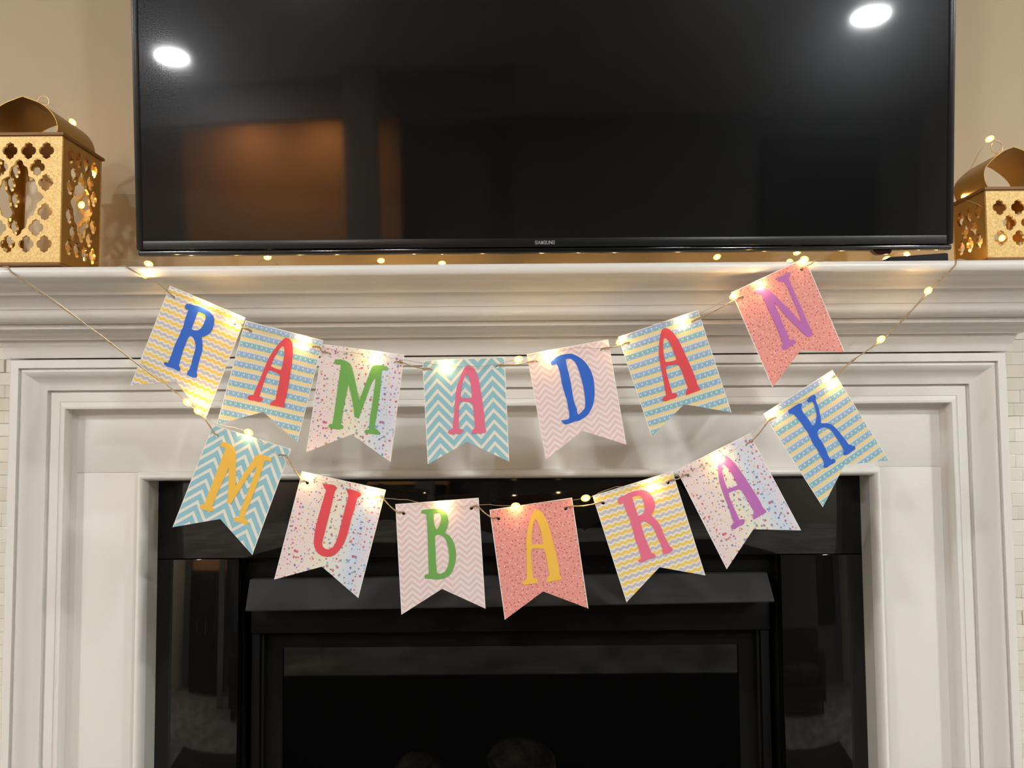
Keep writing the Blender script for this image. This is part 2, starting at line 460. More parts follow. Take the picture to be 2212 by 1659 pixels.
ins = empty('gas_fireplace', (0, 0.05, 0), 'black metal gas fireplace with a sloping hood and dark glass front', 'fireplace')
YI = 0.058
zt0, zt1 = at(1000, 1246, YI)[2], zs + 0.0
box('top_rail', -xs + 0.001, xs - 0.001, YI, YI + 0.03, zt0, zt1 - 0.001, M_BLACKMETAL, ins, 0.001)
hx0, hx1 = -0.433, 0.433
h = [at(540, 1252, 0.045), at(1657, 1238, 0.045), at(1673, 1298, 0.004), at(530, 1318, 0.004)]
zh0, zh1 = (h[2][2] + h[3][2]) / 2, (h[0][2] + h[1][2]) / 2
hv = [tuple(p) for p in h]
th = 0.0025
V = hv + [(p[0], p[1] + 0.002, p[2] - th) for p in hv]
V += [(hv[0][0], YI + 0.01, hv[0][2]), (hv[1][0], YI + 0.01, hv[1][2]), (hv[2][0], YI, hv[2][2]), (hv[3][0], YI, hv[3][2])]
F = [[0, 1, 2, 3], [0, 8, 9, 1], [1, 9, 10, 2], [8, 0, 3, 11], [3, 2, 6, 7]]
mk('hood', V, F, M_HOOD, ins)
za1, za0 = at(1000, 1314, YI)[2], at(1000, 1363, YI)[2]
xa = (at(1656, 1340, YI)[0] - at(540, 1340, YI)[0]) / 2
box('access_panel', -xa, xa, YI - 0.006, YI + 0.02, za0, za1 + 0.01, M_BLACKMETAL, ins, 0.0012)
xg = (at(1640, 1420, YI)[0] - at(557, 1420, YI)[0]) / 2
for s in (-1, 1):
    a, b_ = sorted((s * xg, s * xa)); box('door_stile', a, b_, YI - 0.001, YI + 0.02, 0.12, za0 - 0.0012, M_BLACKMETAL, ins, 0.0015)
    a, b_ = sorted((s * (xg - 0.006), s * (xg - 0.001))); box('glass_bead', a, b_, YI + 0.004, YI + 0.02, 0.12, za0 - 0.0012, M_BLACKMETAL, ins, 0.001)
    a, b_ = sorted((s * (xs - 0.001), s * (xs - 0.004))); box('side_liner', a, b_, YS + 0.021, YI + 0.10, 0, zt0 - 0.001, M_BLACKMETAL, ins)
box('door_rail', -xa, xa, YI - 0.001, YI + 0.02, 0.05, 0.118, M_BLACKMETAL, ins, 0.0015)
xq = (at(1590, 1420, YI + 0.02)[0] - at(608, 1420, YI + 0.02)[0]) / 2
zq = at(1000, 1395, YI + 0.02)[2]
V, F = loft([[(-xg + 0.006, y, 0.12), (-xg + 0.006, y, za0 - 0.002), (xg - 0.006, y, za0 - 0.002), (xg - 0.006, y, 0.12)] for y in (YI + 0.014,)] +
            [[(-xq, y, 0.12), (-xq, y, zq), (xq, y, zq), (xq, y, 0.12)] for y in (YI + 0.016, YI + 0.024)])
mk('glass_mask', V, F, M_FIRE, ins, fix=False)
mk('glass', [(-xq, YI + 0.02, 0.12), (xq, YI + 0.02, 0.12), (xq, YI + 0.02, zq), (-xq, YI + 0.02, zq)], [[0, 1, 2, 3]], M_GLASS, ins)
V, F = boxg(-xg + 0.004, xg - 0.004, YI + 0.025, 0.46, 0.10, za0); F = [f for f in F if not all(abs(V[i][1] - (YI + 0.025)) < 1e-6 for i in f)]
mk('firebox', V, F, M_FIRE, ins, fix=False)


def log(px0, px1, py, Y, r, label, dz):
    a, b_ = at(px0, py, Y), at(px1, py, Y); P = []; R = []
    for k in range(9):
        t_ = k / 8; p = a * (1 - t_) + b_ * t_; p = Vector(p) + Vector((0, 0.06 * (t_ - .5), 0.012 * math.sin(t_ * 5)))
        p.z -= r; P.append(p); R.append(r * (0.75 + 0.3 * math.sin(math.pi * t_) + random.uniform(-.05, .05)))
    V, F = tubeg(P, R, 14)
    V = [v + Vector((random.uniform(-1, 1), random.uniform(-1, 1), random.uniform(-1, 1))) * r * 0.05 for v in V]
    meta(mk('fire_log', V, F, M_LOG, smooth=50), label, 'log', 'ceramic logs behind the fireplace glass')


log(1068, 1185, 1603, 0.20, 0.034, 'larger pale ceramic log behind the fireplace glass', 0)
log(868, 945, 1634, 0.22, 0.026, 'smaller pale ceramic log left of the larger one behind the glass', 0)
log(860, 1300, 1690, 0.33, 0.05, 'long ceramic log lying lowest behind the fireplace glass', 0)

# ------------------------------------------------------------------ television
TT = math.radians(4.8)
YT = -0.09
TP = at(1177, 546, YT)
TXv, TUv, TNv = np.array([1., 0, 0]), np.array([0, -math.sin(TT), math.cos(TT)]), np.array([0, -math.cos(TT), -math.sin(TT)])
TX0, TX1 = at(297, 552, YT)[0] - TP[0], at(2057, 540, YT)[0] - TP[0]


def tv(a, b, c): return tuple(TP + TXv * a + TUv * b + TNv * c)


def tvbox(name, a0, a1, b0, b1, c0, c1, m, parent, bev=0.0):
    V, F = boxg(a0, a1, b0, b1, c0, c1, bev); V = [tv(*v) for v in V]
    return mk(name, V, F, m, parent, smooth=40 if bev else None)


TVH = 0.715
tvo = empty('television', tv(0, 0, 0), 'large black flat television mounted above the white mantel', 'television')
BW = 0.0105
B0 = 0.0087
tvbox('bezel_side', TX0, TX0 + BW, B0, TVH, -0.012, 0.004, M_TVFRAME, tvo, 0.002)
tvbox('bezel_side', TX1 - BW, TX1, B0, TVH, -0.012, 0.004, M_TVFRAME, tvo, 0.002)
tvbox('bezel_top', TX0 + BW, TX1 - BW, TVH - BW, TVH, -0.012, 0.004, M_TVFRAME, tvo, 0.002)
bb = tvbox('bezel_bottom', TX0 + BW, TX1 - BW, B0, B0 + 0.0132, -0.012, 0.004, M_TVFRAME, tvo, 0.0008)
tvbox('lip', TX0 + 0.001, TX1 - 0.001, 0, B0 - 0.0006, -0.014, 0.0015, M_TVLIP, tvo, 0.0025)
tvbox('screen', TX0 + BW, TX1 - BW, B0 + 0.0132, TVH - BW, -0.006, 0.0025, M_SCREEN, tvo)
V, F = loft([[tv(a, b, -0.0125) for a, b in ((TX0 + .004, .002), (TX1 - .004, .002), (TX1 - .004, TVH - .004), (TX0 + .004, TVH - .004))],
             [tv(a, b, -0.035) for a, b in ((TX0 + .10, .02), (TX1 - .10, .02), (TX1 - .10, TVH - .08), (TX0 + .10, TVH - .08))]], True)
F.append([4, 5, 6, 7]); mk('back_cover', V, F, M_TVBACK, tvo)
V, F = boxg(-0.2 + TP[0], 0.2 + TP[0], -0.06, YW - 0.0005, 1.65, 1.85, 0.002); mk('wall_bracket', V, F, M_BLACKMETAL, tvo, smooth=40)
# infrared receiver below the bottom lip
e0, e1 = at(1885, 541, YT)[0] - TP[0], at(1927, 541, YT)[0] - TP[0]
P = [(e0, 0.001), (e0 + 0.006, -0.005), (e0 + 0.011, -0.0065), (e1 - 0.003, -0.0055), (e1 - 0.0005, -0.003), (e1, 0.001)]
V, F, _ = sheet([P], lambda a, b: tv(a, b, -0.001), lambda a, b: tv(a, b, -0.012)); mk('infrared_receiver', V, F, M_REDPL, tvo, smooth=30)
# maker's lettering
GL = {'S': [[(1, .78), (.85, 1), (.15, 1), (0, .8), (.12, .56), (.88, .44), (1, .2), (.85, 0), (.15, 0), (0, .22)]],
      'A': [[(0, 0), (.5, 1), (1, 0)]], 'M': [[(0, 0), (.12, 1), (.5, .1), (.88, 1), (1, 0)]],
      'U': [[(0, 1), (0, .2), (.15, 0), (.85, 0), (1, .2), (1, 1)]], 'N': [[(0, 0), (0, 1), (1, 0), (1, 1)]],
      'G': [[(1, .8), (.85, 1), (.15, 1), (0, .8), (0, .2), (.15, 0), (.85, 0), (1, .2), (1, .5), (.55, .5)]]}
lx0, lx1 = at(1155.5, 531, YT)[0] - TP[0], at(1198.5, 531, YT)[0] - TP[0]
cw = (lx1 - lx0) / 7; V, F = [], []
for i, ch in enumerate('SAMSUNG'):
    for pl in GL[ch]:
        for (xa_, ya_), (xb_, yb_) in zip(pl, pl[1:]):
            A = Vector((lx0 + (i + 0.12 + xa_ * 0.70) * cw, B0 + 0.0040 + ya_ * 0.0047)); B_ = Vector((lx0 + (i + 0.12 + xb_ * 0.70) * cw, B0 + 0.0040 + yb_ * 0.0047))
            d = (B_ - A).normalized() * 0.0004; q = Vector((-d.y, d.x)) * 0.95
            o_ = len(V); V += [tv(p.x, p.y, 0.0045) for p in (A - d - q, B_ + d - q, B_ + d + q, A - d + q)]; F.append([o_, o_ + 1, o_ + 2, o_ + 3])
o = mk('maker_lettering', V, F, M_SILVER, tvo, fix=False); o['label'] = 'small silver lettering on the bottom bezel'

# flat black device on the shelf
c = at(1966, 565, -0.10)
V, F = boxg(c[0] - 0.045, c[0] + 0.045, -0.125, -0.085, ZS + 0.0005, ZS + 0.020, 0.003)
V = [Vector((v.x, v.y, v.z if v.z < ZS + 0.01 else v.z - 0.006 * (c[0] + 0.045 - v.x) / 0.09)) for v in V]
rc = empty('remote_control', (c[0], -0.105, ZS), 'slim black remote control lying on the shelf beside the small lantern', 'remote control')
mk('body', V, F, M_BLACKPL, rc, smooth=40)
for k in range(4):
    V, F = lathe([(0.0, 0.0), (0.004, 0.0), (0.004, 0.0015), (0.003, 0.002)], (c[0] - 0.028 + k * 0.018, -0.105, ZS + 0.0152 + k * 0.0012), 12); mk('button', V, F, M_TVFRAME, rc, smooth=40)

# ------------------------------------------------------------------ lanterns
def quatre(cx, cy, s):
    q = [(0, -20), (4, -17), (8.5, -15.5), (9, -9.5), (14, -8), (17, -3), (17, 3), (14, 8), (9, 9.5), (8.5, 15.5), (4, 17), (0, 20)]
    q = q + [(-x, y) for x, y in q[-2:0:-1]]
    return [(cx + x * s, cy + y * s) for x, y in q]


def lantern(name, xc, yf, wdt, dep, z0_, z1_, loops, dome, dome_h, label, foot, pw):
    """front face at yf; loops are hole outlines in face units (0..1, 0..1, z downwards)"""
    e = empty(name, (xc, yf + dep / 2, ZS), label, 'lantern', 'gold cut-metal lanterns on the mantel')
    T = 0.0035; x0, x1, y0, y1 = xc - wdt / 2, xc + wdt / 2, yf, yf + dep
    outer = [(0, 0), (1, 0), (1, 1), (0, 1)]
    def panel(nm, f, b_, m):
        V, F, _ = sheet([outer] + loops, f, b_); mk(nm, V, F, m, e)
    zz = lambda v: z1_ - v * (z1_ - z0_)
    panel('panel', lambda u, v: (x0 + u * wdt, y0, zz(v)), lambda u, v: (x0 + u * wdt, y0 + T, zz(v)), M_GOLD)
    panel('panel', lambda u, v: (x0 + u * wdt, y1, zz(v)), lambda u, v: (x0 + u * wdt, y1 - T, zz(v)), M_GOLD)
    i0, i1 = y0 + T + 0.0003, y1 - T - 0.0003
    for xx, s in ((x0, 1), (x1, -1)):
        panel('panel', lambda u, v: (xx, i0 + u * (i1 - i0), zz(v)), lambda u, v: (xx + s * T, i0 + u * (i1 - i0), zz(v)), M_GOLDIN)  # side panels in a darker gold, their shade put into the colour
    box('base_plate', x0 - 0.002, x1 + 0.002, y0 - 0.002, y1 + 0.002, z0_ - 0.006, z0_ - 0.0003, M_BROWN, e, 0.001)
    # solid lid, the shade on its edge put into the brown
    L = [[(x0 - 0.003, y0 - 0.003), (x1 + 0.003, y0 - 0.003), (x1 + 0.003, y1 + 0.003), (x0 - 0.003, y1 + 0.003)]]
    V, F, _ = sheet(L, lambda u, v: (u, v, z1_ + 0.0045), lambda u, v: (u, v, z1_ + 0.0003)); mk('lid', V, F, M_BROWN, e)
    for sx in (x0 + 0.008, x1 - 0.008):
        for sy in (y0 + 0.008, y1 - 0.008):
            hgt = z0_ - 0.006 - ZS; V, F = lathe([(0.002, 0), (0.0045, hgt * .3), (0.0045, hgt * .7), (0.002, hgt - 0.0002)], (sx, sy, ZS), 10); mk('foot', V, F, M_GWIRE, e, smooth=50)
    # onion arch: a bent sheet running front to back
    zl = z1_ + 0.0048
    half = [(x * wdt, zl + z * dome_h) for x, z in dome]
    pr_ = [(-x, z) for x, z in half] + [(x, z) for x, z in half[-2::-1]]
    sp = spline([Vector((x, z, 0)) for x, z in half], 5)
    sp = [Vector((-p.x, p.y, 0)) for p in sp] + [p for p in sp[-2::-1]]
    m0, m1 = y0 + 0.004, y1 - 0.004; th_ = 0.0009
    ins_ = []
    for i, p in enumerate(sp):
        tq = (sp[min(i + 1, len(sp) - 1)] - sp[max(i - 1, 0)]).normalized(); ins_.append(p + Vector((tq.y, -tq.x, 0)) * th_)
    rows_ = [[(xc + p.x, m0, p.y) for p in sp], [(xc + p.x, m1, p.y) for p in sp], [(xc + p.x, m1, p.y) for p in ins_], [(xc + p.x, m0, p.y) for p in ins_], [(xc + p.x, m0, p.y) for p in sp]]
    V, F = loft(rows_); mk('arch', V, F, M_GOLDIN, e, smooth=35)
    zt = zl + dome_h; yc = (m0 + m1) / 2
    R = 0.0092
    ring = [(xc + R * math.cos(a), yc, zt + R + 0.004 + R * math.sin(a)) for a in [math.radians(-75 + 11 * k) for k in range(34)]]
    ring = [(xc, yc, zt - 0.001), (xc + 0.0008, yc, zt + 0.003)] + ring
    V, F = tubeg(ring, 0.0006, 6); mk('ring', V, F, M_GWIRE, e, smooth=60)
    V, F = lathe([(0.0, -0.001), (0.004, -0.0008), (0.003, 0.0015), (0.001, 0.0025)], (xc, yc, zt), 12); mk('finial', V, F, M_GWIRE, e, smooth=50)
    return e


YL = -0.11
# large lantern: face spans 186 x 272 photograph pixels
fx = lambda x: (x + 51) / 186.0
fy = lambda y: (y - 293) / 272.0
lp = []
def hole(cx, cy, s=0.96): lp.append([(fx(x), fy(y)) for x, y in quatre(cx, cy, s)])
for sx in (-1, 1):
    for cx, cy in ((20, 325), (59, 325), (40, 361), (59, 394), (59, 457), (40, 491), (20, 526), (59, 526)): hole(42 + sx * cx, cy)
V0 = [(42, 343), (50, 348), (52, 356), (60, 361), (63, 372), (63, 380), (71, 383), (78, 388), (80, 398), (84, 404), (84, 412), (92, 418), (98, 425), (92, 433), (84, 439), (83, 447), (79, 455), (77, 464), (70, 468), (63, 472), (63, 480), (60, 491), (52, 496), (50, 503), (42, 509)]
V0 = V0 + [(84 - x, y) for x, y in V0[-2:0:-1]]
lp.append([(fx(x), fy(y)) for x, y in V0])
pL = at(135, 293, YL); pLb = at(133, 566, YL)
wL = at(135, 430, YL)[0] - at(-51, 430, YL)[0]
dm = [(0.405, 0.0), (0.425, 0.10), (0.415, 0.28), (0.375, 0.48), (0.30, 0.68), (0.20, 0.83), (0.10, 0.92), (0.0, 1.0)]
hL = at(48, 205, YL)[2] - at(48, 287, YL)[2]
lantern('lantern', pL[0] - wL / 2, YL, wL, 0.112, pLb[2], pL[2], lp, dm, hL, 'large gold cutwork lantern standing at the left end of the mantel', 0, 0)
cxL = pL[0] - wL / 2
cn = empty('pillar_candle', (cxL, YL + 0.056, pLb[2]), 'ivory pillar candle inside the large gold lantern', 'candle')
V, F = lathe([(0.0, 0.0), (0.021, 0.0), (0.0215, 0.004), (0.021, 0.135), (0.018, 0.138), (0.012, 0.134), (0.0, 0.133)], (cxL + 0.0, YL + 0.056, pLb[2]), 28); mk('wax', V, F, M_WAX, cn, smooth=40)
V, F = tubeg([(cxL, YL + 0.056, pLb[2] + 0.132), (cxL + 0.001, YL + 0.056, pLb[2] + 0.145)], 0.0009, 6); mk('wick', V, F, M_BLACKPL, cn)
# small lantern
lp = []
fx = lambda x: (x - 2129) / 138.0
fy = lambda y: (y - 411) / 144.0
for cx, cy in ((2158, 448), (2198, 448), (2238, 448), (2178, 481), (2218, 481), (2158, 514), (2198, 514), (2238, 514)):
    lp.append([(fx(x), fy(y)) for x, y in quatre(cx, cy, 0.88)])
pR = at(2129, 411, YL); pRb = at(2128, 556, YL); wR = at(2267, 480, YL)[0] - at(2129, 480, YL)[0]
dm = [(0.43, 0.0), (0.475, 0.15), (0.49, 0.32), (0.465, 0.48), (0.39, 0.63), (0.27, 0.79), (0.14, 0.92), (0.0, 1.0)]
hR = at(2190, 316, YL)[2] - at(2190, 405, YL)[2]
lantern('lantern', pR[0] + wR / 2, YL, wR, 0.088, pRb[2], pR[2], lp, dm, hR, 'small gold cutwork lantern standing at the right end of the mantel', 0, 0)

# ------------------------------------------------------------------ bunting flags
def flagmat(kind):
    m = mat('card_' + kind, (0.9, 0.9, 0.9), 0.55, spec=0.35); t = NT(m); uvv, u, v = t.uv()
    vs = t.m('MULTIPLY', v, 1.28)
    wht = lin(240, 236, 226)
    if kind == 'wave':
        w = t.m('ADD', vs, t.m('MULTIPLY', t.m('SINE', t.m('MULTIPLY', t.tri(t.m('DIVIDE', u, 0.082)), 1.25)), 0.0105))
        ph = t.m('FRACT', t.m('ADD', t.m('DIVIDE', w, 0.1125), 0.62))
        c = t.mix(t.between(ph, 0.0, 0.31), wht, lin(248, 212, 104)); c = t.mix(t.between(ph, 0.49, 0.79), c, lin(204, 200, 208))
    elif kind == 'stripe':
        ph0 = t.m('ADD', t.m('DIVIDE', v, 0.0935), 0.05); k = t.m('FLOOR', ph0); ph = t.m('FRACT', ph0)
        wn_ = t.n('ShaderNodeTexWhiteNoise', noise_dimensions='1D'); t.put(wn_.inputs['W'], t.m('ADD', k, 3.3))
        c = t.ramp(wn_.outputs['Value'], [(0, lin(136, 192, 200)), (0.34, lin(146, 188, 216)), (0.67, lin(160, 186, 224))], 'CONSTANT')
        lower = t.ramp(wn_.outputs['Value'], [(0, lin(150, 190, 222)), (0.5, lin(140, 194, 204))], 'CONSTANT')
        c = t.mix(t.m('GREATER_THAN', ph, 0.52), c, lower)
        # zigzag fringe
        zz_ = t.m('MULTIPLY', t.m('ADD', t.tri(t.m('MULTIPLY', u, 38.0)), 1.0), 0.07)
        c = t.mix(t.m('LESS_THAN', ph, t.m('ADD', 0.08, zz_)), c, lin(226, 228, 226))
        # rows of dots
        def dots(row, n_, r_, col, c):
            dx = t.m('DIVIDE', t.m('SUBTRACT', t.m('FRACT', t.m('MULTIPLY', u, n_)), 0.5), n_)
            dy = t.m('MULTIPLY', t.m('SUBTRACT', ph, row), 0.1197)
            d = t.m('SQRT', t.m('ADD', t.m('MULTIPLY', dx, dx), t.m('MULTIPLY', dy, dy)))
            return t.mix(t.m('MULTIPLY', t.m('LESS_THAN', d, r_), 0.8), c, col)
        c = dots(0.37, 16.0, 0.012, lin(224, 232, 236), c); c = dots(0.60, 11.0, 0.008, lin(222, 230, 238), c)
        c = t.mix(t.m('GREATER_THAN', ph, 0.69), c, lin(244, 220, 160)); c = dots(0.84, 20.0, 0.008, lin(246, 226, 176), c)
    elif kind == 'stars':
        g_ = t.m('ADD', u, t.m('MULTIPLY', v, -0.06))
        c = t.ramp(g_, [(0.0, lin(240, 222, 222)), (0.25, lin(242, 226, 220)), (0.42, lin(240, 235, 214)), (0.62, lin(232, 233, 228)), (0.78, lin(212, 224, 240)), (0.93, lin(228, 224, 236)), (1.0, lin(238, 222, 226))])
        for i, (sc, th_, seed) in enumerate(((12.0, 0.21, 0.0), (15.0, 0.21, 5.7), (18.0, 0.2, 11.3))):
            mp = t.n('ShaderNodeCombineXYZ'); t.put(mp.inputs[0], t.m('ADD', u, seed)); t.put(mp.inputs[1], t.m('ADD', vs, seed))
            vo = t.n('ShaderNodeTexVoronoi', voronoi_dimensions='2D'); t.put(vo.inputs['Vector'], mp.outputs[0]); vo.inputs['Scale'].default_value = sc
            sp_ = t.n('ShaderNodeSeparateColor'); t.put(sp_.inputs[0], vo.outputs['Color'])
            rad = t.m('MULTIPLY', sp_.outputs[1], th_)
            dc = t.ramp(sp_.outputs[0], [(0, lin(214, 92, 116)), (0.2, lin(112, 150, 204)), (0.4, lin(226, 196, 120)), (0.55, lin(150, 152, 140)), (0.68, lin(130, 184, 210)), (0.8, lin(190, 70, 110)), (0.9, lin(104, 110, 160))], 'CONSTANT')
            c = t.mix(t.m('MULTIPLY', t.m('LESS_THAN', vo.outputs['Distance'], rad), 0.85), c, dc)
    elif kind in ('teal', 'pink'):
        lam, amp, per, wid = ((0.335, 0.093, 0.134, 0.62) if kind == 'teal' else (0.193, 0.042, 0.0735, 0.52))
        w = t.m('ADD', vs, t.m('MULTIPLY', t.tri(t.m('ADD', t.m('DIVIDE', u, lam), 0.5 if kind == 'teal' else 0.25)), amp))
        ph = t.m('FRACT', t.m('ADD', t.m('DIVIDE', w, per), 0.3))
        a_, b__ = ((lin(238, 234, 222), lin(152, 202, 216)) if kind == 'teal' else (lin(244, 232, 228), lin(236, 206, 208)))
        c = t.mix(t.m('LESS_THAN', ph, wid), a_, b__)
    else:
        c = lin(238, 160, 150)
        nz = t.noise(40, 3, uvv); c = t.ramp(nz, [(0.3, lin(236, 154, 146)), (0.7, lin(242, 168, 158))])
        for sc, rad, seed, dc, rnd in ((17.0, 0.135, 0.0, lin(188, 82, 86), 0.8), (15.0, 0.12, 7.1, lin(250, 210, 200), 0.95)):
            mp = t.n('ShaderNodeCombineXYZ'); t.put(mp.inputs[0], t.m('ADD', u, seed)); t.put(mp.inputs[1], t.m('ADD', vs, seed))
            vo = t.n('ShaderNodeTexVoronoi', voronoi_dimensions='2D'); t.put(vo.inputs['Vector'], mp.outputs[0]); vo.inputs['Scale'].default_value = sc; vo.inputs['Randomness'].default_value = rnd
            c = t.mix(t.m('MULTIPLY', t.m('LESS_THAN', vo.outputs['Distance'], rad), 0.85), c, dc)
    # unprinted white rim of the card
    ed = t.m('MAXIMUM', t.m('LESS_THAN', u, 0.009), t.m('GREATER_THAN', u, 0.991)); ed = t.m('MAXIMUM', ed, t.m('LESS_THAN', v, 0.006))
    t.color(t.mix(ed, c, lin(244, 240, 232)))
    return m


FM = {k: flagmat(k) for k in ('wave', 'stripe', 'stars', 'teal', 'pink', 'coral')}
INK = {'blue': lin(54, 108, 212), 'red': lin(232, 84, 92), 'green': lin(118, 178, 92), 'pink': lin(238, 120, 150),
       'purple': lin(192, 116, 190), 'yellow': lin(252, 200, 84)}
IM = {k: mat('ink_' + k, v, 0.6, spec=0.3) for k, v in INK.items()}

# letter, ink, pattern, corners in the photograph (top left, top right, bottom right, bottom left), label
FLAGS = [
    ('R', 'blue', 'wave', (367, 617), (530.5, 686), (444, 905), (281.5, 832.5), 'yellow and grey wavy flag with blue letter R, first of the upper row'),
    ('A', 'red', 'stripe', (530, 692), (698, 735), (642.5, 955), (468, 917), 'blue and yellow striped flag with red letter A, beside the green M flag'),
    ('M', 'green', 'stars', (697, 743), (873.5, 766), (843.7, 998), (661.4, 976.6), 'pastel star-sprinkled flag with green letter M in the upper row'),
    ('A', 'pink', 'teal', (912.4, 779.4), (1090.5, 771), (1099.8, 997), (923.9, 1003), 'teal and white chevron flag with pink letter A'),
    ('D', 'blue', 'pink', (1137.8, 764.8), (1313.7, 733), (1353.2, 960.5), (1179, 992.7), 'pale pink chevron flag with blue letter D'),
    ('A', 'red', 'stripe', (1334.8, 727.8), (1507.7, 669.4), (1580.4, 891), (1407.7, 943), 'blue and yellow striped flag with red letter A, between the D and N flags'),
    ('N', 'purple', 'coral', (1579.8, 631.8), (1738.8, 556.6), (1824.6, 760), (1668.8, 837.2), 'coral dotted flag with purple letter N hanging from the shelf edge'),
    ('M', 'yellow', 'teal', (460, 917), (629, 970), (545, 1199), (372.7, 1138.8), 'teal and white chevron flag with yellow letter M, first of the lower row'),
    ('U', 'red', 'stars', (652.4, 1018), (833.8, 1058), (774, 1292), (592.2, 1252), 'pastel star-sprinkled flag with red letter U'),
    ('B', 'green', 'pink', (854, 1089), (1034, 1075.2), (1048.9, 1315), (867, 1328), 'pale pink chevron flag with green letter B'),
    ('A', 'yellow', 'coral', (1057.4, 1101.3), (1235.7, 1074.9), (1271, 1314.6), (1090.4, 1338.9), 'coral dotted flag with yellow letter A, lowest of the lower row'),
    ('R', 'pink', 'wave', (1279.6, 1071), (1452.5, 1017.5), (1523.8, 1243), (1353.4, 1301.2), 'yellow and grey wavy flag with pink letter R in the lower row'),
    ('A', 'purple', 'stars', (1461.4, 1015.6), (1619, 936), (1730.6, 1145.8), (1569.8, 1229.8), 'pastel star-sprinkled flag with purple letter A in the lower row'),
    ('K', 'blue', 'stripe', (1648.7, 894.2), (1798.2, 798.7), (1920.7, 994.5), (1777.4, 1095.8), 'blue and yellow striped flag with blue letter K, last of the lower row'),
]


def homography(src, dst):
    A = []
    for (x, y), (X, Y) in zip(src, dst):
        A.append([x, y, 1, 0, 0, 0, -X * x, -X * y, -X]); A.append([0, 0, 0, x, y, 1, -Y * x, -Y * y, -Y])
    return np.linalg.svd(np.array(A, float))[2][-1].reshape(3, 3)


def hmap(H, u, v):
    p = H @ np.array([u, v, 1.0]); return p[0] / p[2], p[1] / p[2]


UNIT = [(0, 0), (1, 0), (1, 1), (0, 1)]
HS = [homography(UNIT, f[3:7]) for f in FLAGS]
